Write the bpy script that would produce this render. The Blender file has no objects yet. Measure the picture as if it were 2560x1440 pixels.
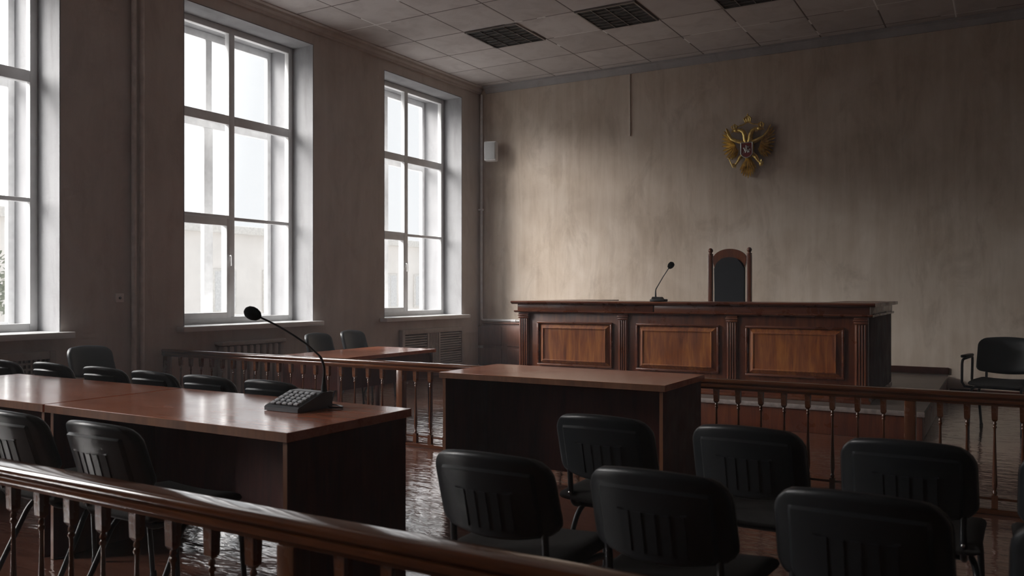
import bpy, bmesh, math, random
from mathutils import Vector, Matrix
R = random.Random(7)
S = bpy.context.scene
COL = S.collection
PI = math.pi

# ------------------------------------------------------------------ materials
def newmat(name):
    m = bpy.data.materials.new(name); m.use_nodes = True
    nt = m.node_tree
    return m, nt, nt.nodes, nt.links, nt.nodes['Principled BSDF']

def ramp(nt, fac, stops):
    r = nt.nodes.new('ShaderNodeValToRGB')
    e = r.color_ramp.elements
    while len(e) > 1: e.remove(e[-1])
    e[0].position = stops[0][0]; e[0].color = (*stops[0][1], 1)
    for p, c in stops[1:]:
        k = e.new(p); k.color = (*c, 1)
    nt.links.new(fac, r.inputs[0])
    return r.outputs[0]

def coords(nt, scale, kind='Object', loc=(0, 0, 0)):
    t = nt.nodes.new('ShaderNodeTexCoord'); mp = nt.nodes.new('ShaderNodeMapping')
    mp.inputs['Scale'].default_value = scale; mp.inputs['Location'].default_value = loc
    nt.links.new(t.outputs[kind], mp.inputs[0])
    return mp.outputs[0]

def noise(nt, vec, scale, detail=4, rough=.55, dist=0):
    n = nt.nodes.new('ShaderNodeTexNoise')
    n.inputs['Scale'].default_value = scale; n.inputs['Detail'].default_value = detail
    n.inputs['Roughness'].default_value = rough; n.inputs['Distortion'].default_value = dist
    nt.links.new(vec, n.inputs['Vector'])
    return n.outputs['Fac']

def math_(nt, op, a, b):
    n = nt.nodes.new('ShaderNodeMath'); n.operation = op
    for i, v in enumerate((a, b)):
        if isinstance(v, (int, float)): n.inputs[i].default_value = v
        else: nt.links.new(v, n.inputs[i])
    return n.outputs[0]

def mixc(nt, fac, a, b, mode='MIX'):
    n = nt.nodes.new('ShaderNodeMix'); n.data_type = 'RGBA'; n.blend_type = mode
    if isinstance(fac, (int, float)): n.inputs[0].default_value = fac
    else: nt.links.new(fac, n.inputs[0])
    for i, v in ((6, a), (7, b)):
        if isinstance(v, tuple): n.inputs[i].default_value = (*v, 1)
        else: nt.links.new(v, n.inputs[i])
    return n.outputs[2]

def bump(nt, h, strength, dist, bsdf):
    b = nt.nodes.new('ShaderNodeBump'); b.inputs['Strength'].default_value = strength
    b.inputs['Distance'].default_value = dist
    nt.links.new(h, b.inputs['Height']); nt.links.new(b.outputs[0], bsdf.inputs['Normal'])

def plain(name, col, rough=.5, metal=0, spec=.5, vary=.12, scale=9):
    m, nt, N, L, b = newmat(name)
    f = noise(nt, coords(nt, (1, 1, 1)), scale, 3)
    d = tuple(c * (1 - vary) for c in col); l = tuple(min(1, c * (1 + vary)) for c in col)
    L.new(ramp(nt, f, [(.3, d), (.7, l)]), b.inputs['Base Color'])
    b.inputs['Roughness'].default_value = rough; b.inputs['Metallic'].default_value = metal
    b.inputs['Specular IOR Level'].default_value = spec
    return m

def wood(name, dark, mid, light, axis='Z', rough=.25, coat=.3, fig=1.0, bmp=.04):
    m, nt, N, L, b = newmat(name)
    sc = [14., 14., 14.]; sc['XYZ'.index(axis)] = 1.1
    sc2 = [3.2, 3.2, 3.2]; sc2['XYZ'.index(axis)] = .55
    fine = noise(nt, coords(nt, tuple(sc)), 3.0, 6, .65, .6)
    big = noise(nt, coords(nt, tuple(sc2)), 2.2 * fig, 3, .5, 1.2)
    f = math_(nt, 'ADD', math_(nt, 'MULTIPLY', fine, .45), math_(nt, 'MULTIPLY', big, .55))
    L.new(ramp(nt, f, [(.33, dark), (.5, mid), (.68, light)]), b.inputs['Base Color'])
    smear = noise(nt, coords(nt, (1.5, 1.5, 1.5)), 2.5, 4, .6)
    rr = nt.nodes.new('ShaderNodeMapRange'); L.new(smear, rr.inputs[0])
    rr.inputs[1].default_value = .3; rr.inputs[2].default_value = .7
    rr.inputs[3].default_value = rough * .75; rr.inputs[4].default_value = rough * 1.35
    L.new(rr.outputs[0], b.inputs['Roughness'])
    b.inputs['Coat Weight'].default_value = coat; b.inputs['Coat Roughness'].default_value = rough * .6
    bump(nt, fine, bmp, .01, b)
    return m

def plaster(name, dark, mid, light, stain, streak=.6):
    m, nt, N, L, b = newmat(name)
    v = coords(nt, (1, 1, 1))
    big = noise(nt, v, .55, 5, .6, .4)
    blot = noise(nt, coords(nt, (1, 1, .7)), 1.9, 6, .62, .5)
    st = noise(nt, coords(nt, (5, 5, .45)), 1.6, 6, .6, .3)
    f = math_(nt, 'ADD', math_(nt, 'MULTIPLY', big, .4), math_(nt, 'ADD', math_(nt, 'MULTIPLY', blot, .35), math_(nt, 'MULTIPLY', st, .25 * streak / .6)))
    base = ramp(nt, f, [(.34, dark), (.5, mid), (.66, light)])
    grime = ramp(nt, noise(nt, coords(nt, (2.2, 2.2, 1.0)), 1.1, 8, .7, .8), [(.52, (0, 0, 0)), (.75, (1, 1, 1))])
    gm = math_(nt, 'MULTIPLY', grime, .45)
    L.new(mixc(nt, gm, base, stain), b.inputs['Base Color'])
    b.inputs['Roughness'].default_value = .85; b.inputs['Specular IOR Level'].default_value = .2
    bump(nt, noise(nt, v, 30, 6, .65), .12, .02, b)
    return m

M = {}
M['wall'] = plaster('plaster_beige', (.40, .315, .235), (.60, .50, .405), (.74, .645, .55), (.24, .175, .12), .8)
M['wall_side'] = plaster('plaster_beige_side', (.44, .385, .35), (.54, .48, .44), (.62, .56, .52), (.30, .25, .22))
M['reveal'] = plaster('reveal_paint', (.23, .23, .236), (.29, .29, .298), (.35, .35, .36), (.12, .115, .11))
M['cornice'] = plaster('cornice_paint', (.34, .33, .33), (.42, .41, .41), (.50, .49, .49), (.2, .18, .17))
M['pvc'] = plain('white_window_frame', (.72, .72, .72), .4, vary=.06)
M['oldframe'] = plain('outer_window_frame', (.86, .87, .88), .55, vary=.1)
M['sill'] = plain('white_sill', (.72, .72, .72), .35, vary=.1, scale=3)
M['pipe'] = plain('pipe_paint', (.62, .56, .52), .45, vary=.15)
M['pipe_white'] = plain('pipe_white', (.74, .74, .74), .4, vary=.15)
M['conduit'] = plain('conduit_cream', (.74, .66, .58), .5)
M['grille'] = plain('grille_paint', (.42, .38, .35), .6, vary=.12)
M['grille_back'] = plain('grille_backing', (.17, .155, .145), .8)
M['dado'] = wood('dado_wood_hazed', (.12, .040, .022), (.19, .072, .042), (.27, .115, .07), 'Z', .45, .0)  # same wood as the bench, made paler: the haze veil is in the colour
M['dark'] = plain('dark_gap', (.03, .028, .026), .8)
M['wood_v'] = wood('mahogany_vertical', (.06, .012, .004), (.125, .030, .009), (.20, .060, .018), 'Z', .33, .08)
M['wood_dull'] = wood('mahogany_shaded', (.03, .006, .003), (.055, .012, .005), (.08, .02, .008), 'Z', .7, 0)  # bench mahogany darkened and dulled; shade of sides and baseboard put into colour
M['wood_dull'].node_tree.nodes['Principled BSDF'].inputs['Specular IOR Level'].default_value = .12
M['wood_panel'] = wood('mahogany_flame', (.10, .018, .002), (.24, .064, .010), (.42, .155, .026), 'Z', .45, .0, 1.6)
M['wood_h'] = wood('mahogany_horizontal', (.06, .013, .005), (.12, .030, .010), (.19, .060, .019), 'X', .28, .15)
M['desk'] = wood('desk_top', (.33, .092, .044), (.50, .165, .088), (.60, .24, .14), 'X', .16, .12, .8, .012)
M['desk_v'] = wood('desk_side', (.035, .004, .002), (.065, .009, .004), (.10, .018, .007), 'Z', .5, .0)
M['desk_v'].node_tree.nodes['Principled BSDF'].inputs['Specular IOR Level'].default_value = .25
M['desk_edge'] = wood('desk_edge', (.10, .033, .011), (.15, .052, .018), (.20, .075, .027), 'Z', .45, .05)
M['rail'] = wood('rail_wood', (.05, .013, .004), (.09, .028, .009), (.14, .050, .018), 'X', .12, .4, 1, .012)
M['spindle'] = wood('spindle_wood', (.05, .013, .004), (.095, .030, .009), (.15, .054, .018), 'Z', .24, .3, 1, .012)
M['plastic'] = plain('black_plastic', (.019, .021, .024), .36, spec=.5)
M['fabric'] = plain('black_upholstery', (.016, .018, .021), .45, spec=.4, scale=60)
M['seatfab'] = plain('charcoal_seat', (.030, .028, .027), .85, spec=.2, scale=80)
M['tube'] = plain('black_tube', (.012, .013, .016), .28, spec=.6)
M['chrome'] = plain('screw_steel', (.6, .6, .6), .25, 1)
M['navy'] = plain('dark_leather', (.010, .011, .016), .6, spec=.25)
M['mic'] = plain('mic_black', (.010, .010, .012), .35)
M['foam'] = plain('mic_foam', (.006, .006, .007), .9, spec=.1, scale=120)
M['dev'] = plain('device_body', (.08, .086, .096), .32)
M['devtop'] = plain('device_top', (.10, .11, .125), .3)
M['key'] = plain('device_key', (.55, .57, .60), .35)
M['gold'] = plain('gilded', (.85, .56, .18), .34, .8, vary=.35, scale=25)
M['crimson'] = plain('crimson_enamel', (.22, .02, .02), .4)
M['silver'] = plain('silver_enamel', (.55, .55, .53), .35, .4)
M['speaker'] = plain('speaker_shell', (.80, .81, .82), .45)
M['spgrille'] = plain('speaker_cloth', (.50, .51, .51), .7, scale=150)
M['lino'] = plain('podium_lino', (.16, .13, .115), .35, vary=.2, scale=4)
M['edge_metal'] = plain('worn_edge_strip', (.42, .37, .35), .3, .3, vary=.3, scale=20)
M['louvre'] = plain('louvre_metal', (.30, .285, .27), .3, .7)
M['facade'] = plain('facade_render', (.80, .77, .74), .9, vary=.06, scale=.8)
M['facade_b'] = plain('facade_trim', (.72, .70, .67), .9)
M['pane_dark'] = plain('far_pane', (.68, .68, .68), .35)
M['leaf'] = plain('grey_leaf', (.22, .24, .19), .7)
M['bark'] = plain('bark', (.14, .11, .09), .9)
M['yard'] = plain('yard_paving', (.72, .71, .70), .9, scale=.5)
M['socket'] = plain('socket_white', (.72, .67, .64), .4)

def glass():
    m, nt, N, L, b = newmat('window_glass')
    N.remove(b)
    o = N['Material Output']
    t = N.new('ShaderNodeBsdfTransparent'); t.inputs[0].default_value = (.95, .96, .97, 1)
    g = N.new('ShaderNodeBsdfGlossy'); g.inputs['Roughness'].default_value = .02
    lw = N.new('ShaderNodeLayerWeight'); lw.inputs[0].default_value = .5
    fz = math_(nt, 'ADD', .05, math_(nt, 'MULTIPLY', math_(nt, 'POWER', lw.outputs['Facing'], 5.0), .7))
    mx = N.new('ShaderNodeMixShader')
    L.new(fz, mx.inputs[0]); L.new(t.outputs[0], mx.inputs[1]); L.new(g.outputs[0], mx.inputs[2])
    L.new(mx.outputs[0], o.inputs[0])
    return m
M['glass'] = glass()

def ceiling_mat():
    m, nt, N, L, b = newmat('ceiling_tiles')
    px, py = .79, .805
    x0, y0 = -6.835, 11.48
    t = N.new('ShaderNodeTexCoord'); sep = N.new('ShaderNodeSeparateXYZ'); L.new(t.outputs['Object'], sep.inputs[0])
    def cell(o, x0, p):
        u = math_(nt, 'DIVIDE', math_(nt, 'SUBTRACT', o, x0), p)
        f = math_(nt, 'FRACT', math_(nt, 'ADD', u, 100.), 0)
        d = math_(nt, 'MULTIPLY', math_(nt, 'MINIMUM', f, math_(nt, 'SUBTRACT', 1., f)), p)
        return math_(nt, 'FLOOR', math_(nt, 'ADD', u, 100.), 0), d
    cu, du = cell(sep.outputs[0], x0, px); cv, dv = cell(sep.outputs[1], y0, py)
    comb = N.new('ShaderNodeCombineXYZ'); L.new(cu, comb.inputs[0]); L.new(cv, comb.inputs[1])
    wn = N.new('ShaderNodeTexWhiteNoise'); wn.noise_dimensions = '2D'; L.new(comb.outputs[0], wn.inputs['Vector'])
    tilec = ramp(nt, wn.outputs['Value'], [(0, (.54, .505, .49)), (1, (.64, .605, .59))])
    v = coords(nt, (1, 1, 1))
    blot = ramp(nt, noise(nt, v, 2.6, 6, .65, .6), [(.45, (0, 0, 0)), (.72, (1, 1, 1))])
    c = mixc(nt, math_(nt, 'MULTIPLY', blot, .55), tilec, (.38, .34, .325))
    d = math_(nt, 'MINIMUM', du, dv)
    gap = math_(nt, 'LESS_THAN', d, .009)
    chip = math_(nt, 'GREATER_THAN', noise(nt, v, 1.15, 2, .5), .60)
    gapc = mixc(nt, chip, (.17, .145, .135), (.88, .87, .86))
    L.new(mixc(nt, gap, c, gapc), b.inputs['Base Color'])
    b.inputs['Roughness'].default_value = .9; b.inputs['Specular IOR Level'].default_value = .15
    h = math_(nt, 'ADD', math_(nt, 'MULTIPLY', math_(nt, 'MINIMUM', d, .02), 20.), math_(nt, 'MULTIPLY', noise(nt, v, 40, 4), .3))
    bump(nt, h, .3, .02, b)
    return m
M['ceil'] = ceiling_mat()

def floor_mat():
    m, nt, N, L, b = newmat('parquet')
    br = N.new('ShaderNodeTexBrick'); L.new(coords(nt, (1, 1, 1)), br.inputs['Vector'])
    br.inputs['Scale'].default_value = 1.0
    br.inputs['Brick Width'].default_value = .42; br.inputs['Row Height'].default_value = .07
    br.inputs['Mortar Size'].default_value = .0022
    br.inputs['Color1'].default_value = (.12, .046, .029, 1); br.inputs['Color2'].default_value = (.20, .085, .056, 1)
    br.inputs['Mortar'].default_value = (.03, .015, .01, 1)
    g = noise(nt, coords(nt, (2.2, 26, 1)), 2.0, 5, .6, .4)
    c = mixc(nt, .55, br.outputs['Color'], ramp(nt, g, [(.3, (.085, .032, .019)), (.7, (.25, .115, .078))]))
    L.new(c, b.inputs['Base Color'])
    w = noise(nt, coords(nt, (1, 1, 1)), 3.5, 5, .6)
    rr = N.new('ShaderNodeMapRange'); L.new(w, rr.inputs[0])
    rr.inputs[1].default_value = .3; rr.inputs[2].default_value = .7
    rr.inputs[3].default_value = .12; rr.inputs[4].default_value = .26
    L.new(rr.outputs[0], b.inputs['Roughness'])
    v1 = noise(nt, coords(nt, (1.5, 4.5, 1)), 2.6, 2, .5, .5)
    v2 = noise(nt, coords(nt, (5, 11, 1)), 2.2, 2, .5, .3)
    h = math_(nt, 'ADD', math_(nt, 'MULTIPLY', br.outputs['Fac'], -.12), math_(nt, 'ADD', v1, math_(nt, 'MULTIPLY', v2, .35)))
    bump(nt, h, .5, .012, b)
    L.new(b.inputs['Normal'].links[0].from_socket, b.inputs['Coat Normal'])
    b.inputs['Coat Weight'].default_value = .9; b.inputs['Coat Roughness'].default_value = .06
    return m
M['floor'] = floor_mat()

# ------------------------------------------------------------------ mesh helpers
class MB:
    def __init__(s): s.bm = bmesh.new()
    def add(s, vs, fs):
        v = [s.bm.verts.new(p) for p in vs]
        for f in fs:
            try: s.bm.faces.new([v[i] for i in f])
            except ValueError: pass
        return v
    def box(s, x0, x1, y0, y1, z0, z1, bev=0, seg=2, rot=None):
        b = bmesh.new()
        vs = [b.verts.new(p) for p in ((x0,y0,z0),(x1,y0,z0),(x1,y1,z0),(x0,y1,z0),(x0,y0,z1),(x1,y0,z1),(x1,y1,z1),(x0,y1,z1))]
        for f in ((3,2,1,0),(4,5,6,7),(0,1,5,4),(1,2,6,5),(2,3,7,6),(3,0,4,7)): b.faces.new([vs[i] for i in f])
        if bev: bmesh.ops.bevel(b, geom=list(b.edges), offset=bev, segments=seg, profile=.5, affect='EDGES')
        if rot: bmesh.ops.transform(b, matrix=rot, verts=list(b.verts))
        s.merge(b); return s
    def merge(s, b):
        mp = {}
        for v in b.verts: mp[v] = s.bm.verts.new(v.co)
        for f in b.faces: s.bm.faces.new([mp[v] for v in f.verts])
        b.free()
    def prism(s, prof, axis, a0, a1):
        # prof: 2-D points (counter-clockwise) in the other two axes
        def P(p, a):
            if axis == 'X': return (a, p[0], p[1])
            if axis == 'Y': return (p[0], a, p[1])
            return (p[0], p[1], a)
        n = len(prof)
        s.add([P(p, a0) for p in prof] + [P(p, a1) for p in prof],
              [tuple(range(n))[::-1], tuple(range(n, 2*n))] + [(i, (i+1) % n, n+(i+1) % n, n+i) for i in range(n)])
        return s
    def lathe(s, prof, c=(0, 0, 0), n=14, axis=None):
        # prof: (radius, height)
        vs = []; fs = []
        for r, h in prof:
            for k in range(n):
                a = 2*PI*k/n; vs.append(Vector((r*math.cos(a), r*math.sin(a), h)))
        for i in range(len(prof)-1):
            for k in range(n):
                fs.append((i*n+k, i*n+(k+1) % n, (i+1)*n+(k+1) % n, (i+1)*n+k))
        fs.append(tuple(range(n))[::-1]); fs.append(tuple((len(prof)-1)*n+k for k in range(n)))
        if axis is not None:
            q = Vector((0, 0, 1)).rotation_difference(Vector(axis).normalized())
            vs = [q @ v for v in vs]
        c = Vector(c)
        s.add([tuple(v+c) for v in vs], fs); return s
    def tube(s, pts, r, n=10, flat=1.0):
        pts = [Vector(p) for p in pts]; rs = r if isinstance(r, (list, tuple)) else [r]*len(pts)
        vs = []; fs = []
        up = Vector((0, 0, 1))
        t0 = (pts[1]-pts[0]).normalized()
        if abs(t0.z) > .95: up = Vector((1, 0, 0))
        nrm = t0.cross(up).normalized()
        for i, p in enumerate(pts):
            t = (pts[min(i+1, len(pts)-1)] - pts[max(i-1, 0)]).normalized()
            nrm = (nrm - t*nrm.dot(t)).normalized(); b = t.cross(nrm)
            for k in range(n):
                a = 2*PI*k/n
                vs.append(p + (nrm*math.cos(a) + b*math.sin(a)*flat)*rs[i])
        for i in range(len(pts)-1):
            for k in range(n): fs.append((i*n+k, i*n+(k+1) % n, (i+1)*n+(k+1) % n, (i+1)*n+k))
        fs.append(tuple(range(n))[::-1]); fs.append(tuple((len(pts)-1)*n+k for k in range(n)))
        s.add([tuple(v) for v in vs], fs); return s
    def sphere(s, c, r, n=14, m=8):
        rx, ry, rz = r if isinstance(r, tuple) else (r, r, r)
        vs = [(c[0], c[1], c[2]-rz)]; fs = []
        for i in range(1, m):
            f = -PI/2 + PI*i/m
            for k in range(n):
                a = 2*PI*k/n
                vs.append((c[0]+rx*math.cos(f)*math.cos(a), c[1]+ry*math.cos(f)*math.sin(a), c[2]+rz*math.sin(f)))
        vs.append((c[0], c[1], c[2]+rz)); top = len(vs)-1
        for k in range(n): fs.append((0, 1+(k+1) % n, 1+k))
        for i in range(m-2):
            for k in range(n):
                a = 1+i*n
                fs.append((a+k, a+(k+1) % n, a+n+(k+1) % n, a+n+k))
        a = 1+(m-2)*n
        for k in range(n): fs.append((a+k, a+(k+1) % n, top))
        s.add(vs, fs); return s
    def xf(s, mat):
        bmesh.ops.transform(s.bm, matrix=mat, verts=list(s.bm.verts)); return s
    def build(s, name, mat, parent=None, smooth=40, loc=None):
        bmesh.ops.recalc_face_normals(s.bm, faces=list(s.bm.faces))
        me = bpy.data.meshes.new(name); s.bm.to_mesh(me); s.bm.free()
        mats = mat if isinstance(mat, (list, tuple)) else [mat]
        for q in mats: me.materials.append(M[q])
        if smooth:
            me.polygons.foreach_set('use_smooth', [True]*len(me.polygons))
            me.set_sharp_from_angle(angle=math.radians(smooth))
        o = bpy.data.objects.new(name, me); COL.objects.link(o)
        if parent: o.parent = parent
        if loc: o.location = loc
        return o

def tag(o, label, cat, group=None):
    o['label'] = label; o['category'] = cat
    if group: o['group'] = group
    return o
def thing(name, label, cat, loc=(0, 0, 0), rz=0, group=None):
    o = bpy.data.objects.new(name, None); o.empty_display_size = .1; COL.objects.link(o)
    o.location = loc; o.rotation_euler = (0, 0, rz)
    return tag(o, label, cat, group)
def struct(o): o['kind'] = 'structure'; return o
def dup(root, loc, rz, label, group=None):
    def cp(o, par):
        c = o.copy(); COL.objects.link(c); c.parent = par
        for ch in [q for q in ALL.get(o.name, [])]: cp(ch, c)
        return c
    ALL = {}
    for q in bpy.data.objects:
        if q.parent: ALL.setdefault(q.parent.name, []).append(q)
    r = cp(root, None); r.location = loc; r.rotation_euler = (0, 0, rz)
    r['label'] = label
    if group: r['group'] = group
    return r

# ------------------------------------------------------------------ room shell
XL, YB, XR, YF, ZC = -7.5, 11.74, 5.0, -4.0, 4.65
WT = .84
ZS, ZT = .91, 4.40
WINS = [(-1.70, .24), (2.63, 4.57), (5.91, 7.85), (9.24, 11.20)]  # first opening is out of view, added and shifted to light the foreground

struct(MB().box(XL-WT, XR+.3, YF-.3, YB+.3, -.2, 0).build('floor', 'floor', smooth=0))
struct(MB().box(XL-WT, XR+.3, YF-.3, YB+.3, ZC, ZC+.2).build('ceiling', 'ceil', smooth=0))
struct(MB().box(XL-WT, XR+.3, YB, YB+.3, .001, ZC-.001).build('wall_back', 'wall', smooth=0))
struct(MB().box(XR, XR+.3, YF, YB-.001, .001, ZC-.001).build('wall_right', 'wall_side', smooth=0))
struct(MB().box(XL, XR-.001, YF-.3, YF, .001, ZC-.001).build('wall_front', 'wall_side', smooth=0))
w = MB()
e = [YF-.3] + [v for a in WINS for v in a] + [YB-.001]
for i in range(0, len(e), 2): w.box(XL-WT, XL, e[i], e[i+1], .001, ZC-.001)
for a, b in WINS:
    w.box(XL-WT, XL, a, b, .001, ZS-.045); w.box(XL-WT, XL, a, b, ZT, ZC-.001)
struct(w.build('wall_left', 'wall_side', smooth=0))
# cornices: a plaster strip in the angle of wall and ceiling
struct(MB().prism([(YB-.001, 4.545), (YB-.001, ZC-.001), (YB-.11, ZC-.001), (YB-.11, 4.625), (YB-.06, 4.61), (YB-.03, 4.56), (YB-.025, 4.545)], 'X', XL+.12, XR-.001).build('trim_1', 'cornice', smooth=0))
struct(MB().prism([(XL+.001, 4.54), (XL+.03, 4.54), (XL+.03, 4.575), (XL+.06, 4.60), (XL+.065, 4.63), (XL+.115, 4.635), (XL+.115, ZC-.001), (XL+.001, ZC-.001)], 'Y', YF+.001, YB-.002).build('trim_2', 'wall_side', smooth=0))
# dark timber dado on the back wall, left of the bench
d = MB()
d.box(XL+.09, -5.12, YB-.05, YB-.001, .001, .76, .004)
d.box(XL+.09, -5.12, YB-.075, YB-.001, .76, .79, .006)
for x in (-7.02, -6.42, -5.82):
    d.box(x-.53, x-.03, YB-.062, YB-.049, .06, .36, .008); d.box(x-.53, x-.03, YB-.062, YB-.049, .40, .72, .008)
struct(d.build('trim_3', 'dado'))
struct(MB().box(-5.10, -.60, YB-.022, YB-.001, .262, .345, .004).box(-.59, XR-.001, YB-.022, YB-.001, .001, .09, .004).build('baseboard_back', 'wood_dull'))
struct(MB().box(XL+.001, XL+.02, YF+.01, YB-.06, .001, .09, .004).build('baseboard_left', 'wood_v'))

# ------------------------------------------------------------------ windows
def window(n, a, b):
    o = bpy.data.objects.new('window_%d' % n, None); COL.objects.link(o); o.location = (XL, a, ZS); struct(o)
    W = b-a; H = ZT-ZS; mid = W*.488
    X0, X1 = -.415, -.345     # inner frame
    # painted lining of the reveal
    r = MB()
    r.box(-WT, -.0005, .0005, .012, 0, H-.0005); r.box(-WT, -.0005, W-.012, W-.0005, 0, H-.0005)
    r.box(-WT, -.0005, .012, W-.012, H-.012, H-.0005)
    r.build('window_reveal', 'reveal', o, 0)
    MB().box(-WT, .12, -.085, W+.07, -.044, .012, .006).build('window_sill', 'sill', o)
    f = MB(); B = .006
    def bar(y0, y1, z0, z1, x0=X0, x1=X1): f.box(x0, x1, y0, y1, z0, z1, B)
    bar(.012, .085, .012, H-.012); bar(W-.085, W-.012, .012, H-.012)
    bar(.085, W-.085, H-.085, H-.012); bar(.085, W-.085, .012, .085)
    bar(mid-.042, mid+.042, .085, H-.085)
    t1 = 3.30-ZS; t2 = 2.147-ZS
    bar(.085, mid-.042, t1-.055, t1+.055); bar(mid+.042, W-.085, t1-.055, t1+.055)
    bar(.085, mid-.042, t2-.01, t2+.035); bar(mid+.042, W-.085, t2-.02, t2+.02)
    f.build('window_frame', 'pvc', o)
    s = MB()
    y0, y1, z0, z1 = .075, mid-.025, .075, t2+.0
    s.box(X0-.005, X1+.02, y0, y0+.065, z0, z1, B); s.box(X0-.005, X1+.02, y1-.065, y1, z0, z1, B)
    s.box(X0-.005, X1+.02, y0+.06, y1-.06, z0, z0+.065, B); s.box(X0-.005, X1+.02, y0+.06, y1-.06, z1-.09, z1, B)
    sash = s.build('opening_sash', 'pvc', o)
    hz = 1.70-ZS
    MB().box(X1+.021, X1+.03, y1-.048, y1-.018, hz-.05, hz+.03, .004).tube([(X1+.03, y1-.033, hz+.01), (X1+.06, y1-.033, hz+.01), (X1+.066, y1-.033, hz-.005), (X1+.066, y1-.033, hz-.11)], .009, 8).build('window_handle', 'pvc', sash)
    g = MB()
    for (p, q, c, dd) in ((.085, mid-.042, t1+.055, H-.085), (mid+.042, W-.085, t1+.055, H-.085), (.085, mid-.042, t2+.035, t1-.055),
                          (mid+.042, W-.085, t2+.02, t1-.055), (y0+.06, y1-.06, z0+.06, z1-.085), (mid+.042, W-.085, .085, t2-.02)):
        g.add([(-.38, p-.004, c-.004), (-.38, q+.004, c-.004), (-.38, q+.004, dd+.004), (-.38, p-.004, dd+.004)], [(0, 1, 2, 3)])
    g.build('window_glass', 'glass', o, 0)
    # old outer casement
    f = MB(); x0, x1 = -.79, -.73
    for q in ((.012, .075, .012, H-.012), (W-.075, W-.012, .012, H-.012), (.075, W-.075, H-.10, H-.012), (.075, W-.075, .012, .09),
              (mid-.08, mid+.05, .09, t1-.05), (mid-.055, mid+.035, t1+.03, H-.10), (.075, W-.075, t1-.05, t1+.03)):
        f.box(x0, x1, q[0], q[1], q[2], q[3], .005)
    f.build('outer_frame', 'oldframe', o)
    MB().tube([(-.40, W-.07, .05), (-.345, W-.07, .05)], .006, 6).build('hinge', 'pvc', o)
for i, (a, b) in enumerate(WINS): window(i+1, a, b)

# ------------------------------------------------------------------ world outside
tag(MB().box(-60, -8.5, -30, 60, -5.1, -5.0).build('yard', 'yard', smooth=0), 'pale paved yard below the windows', 'ground')
bd = thing('building', 'pale rendered building across the yard seen through the windows', 'building', (-34, 14, -5))
MB().box(-8, 0, -34, 34, 0, 9.2).build('wall', 'facade', bd, 0)
MB().box(-8.3, .35, -34.3, 34.3, 9.2, 9.6, .03).build('cornice', 'facade_b', bd)
for k in range(20):
    for z in (1.6, 5.2):
        y = -31+k*3.3
        fr = MB().box(.001, .10, y-.75, y+.75, z, z+2.2, .02).build('window', 'facade_b', bd)
        MB().box(.101, .12, y-.62, y-.04, z+.12, z+2.08).box(.101, .12, y+.04, y+.62, z+.12, z+2.08).build('pane', 'pane_dark', fr, 0)
tr = thing('tree', 'grey leafy tree outside the nearest window', 'tree', (-21, 10.2, -4.96))
MB().tube([(0, 0, 0), (.1, .05, 3), (0, .1, 5.2), (.1, 0, 6.8)], [.22, .18, .12, .04], 10).tube([(0, .1, 4.6), (-.2, .7, 6.0)], [.08, .03], 8).tube([(0, .1, 4.8), (.2, -.8, 6.1)], [.08, .03], 8).build('trunk', 'bark', tr)
lv = MB(); R2 = random.Random(3)
for k in range(1400):
    a = R2.uniform(0, 2*PI); h = R2.uniform(-1, 1); rr = (1-h*h)**.5 * R2.uniform(.55, 1)
    c = Vector((1.3*rr*math.cos(a), 1.3*rr*math.sin(a), 6.4+1.2*h)); q = Vector((R2.uniform(-1, 1), R2.uniform(-1, 1), R2.uniform(-1, 1))).normalized()
    s_ = q.orthogonal().normalized()*.09; t_ = q.cross(s_)*.6
    lv.add([c-s_, c+t_, c+s_, c-t_], [(0, 1, 2, 3)])
o = lv.build('foliage', 'leaf', tr, 0); o['kind'] = 'stuff'

# ------------------------------------------------------------------ pipes, socket, radiators
G = 'heating pipes on the window wall'
for y, nm in ((5.295, 'nearer of two brown heating pipes between the middle and left windows'), (5.385, 'farther of two brown heating pipes between the middle and left windows')):
    p = MB().tube([(XL+.04, y, .1), (XL+.04, y, 4.53)], .024, 12)
    tag(p.build('heating_pipe', 'pipe'), nm, 'pipe', G)
p = MB().tube([(XL+.06, YB-.05, 4.53), (XL+.06, YB-.05, .86), (XL+.065, YB-.05, .835), (XL+.09, YB-.05, .82), (-5.1, YB-.05, .815)], .02, 12)
t = tag(p.build('heating_pipe', 'pipe_white'), 'pale heating pipe running down the far corner and along the dado', 'pipe')
MB().box(XL+.001, XL+.09, YB-.07, YB-.03, 2.62, 2.65, .004).build('pipe_clip', 'pipe_white', t)
MB().tube([(-6.87, YB-.05, .815), (-6.78, YB-.05, .815)], .028, 10).build('coupling', 'pipe_white', t)
t = thing('wall_socket', 'small square wall socket left of the twin brown pipes', 'socket', (XL, 5.16, 1.23))
MB().box(.001, .016, -.045, .045, -.045, .045, .006).build('plate', 'socket', t)
MB().lathe([(.013, 0), (.013, .006), (.009, .008)], (.016, 0, 0), 14, (1, 0, 0)).build('outlet', 'dark', t)
t = thing('cable_conduit', 'thin vertical cable conduit hanging down the back wall from the cornice', 'conduit', (-4.84, YB, 3.63))
MB().box(-.011, .011, -.02, -.001, 0, .91, .003).build('cover', 'conduit', t)
MB().box(-.014, .014, -.023, -.001, -.012, 0, .002).build('end_cap', 'conduit', t)

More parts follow.
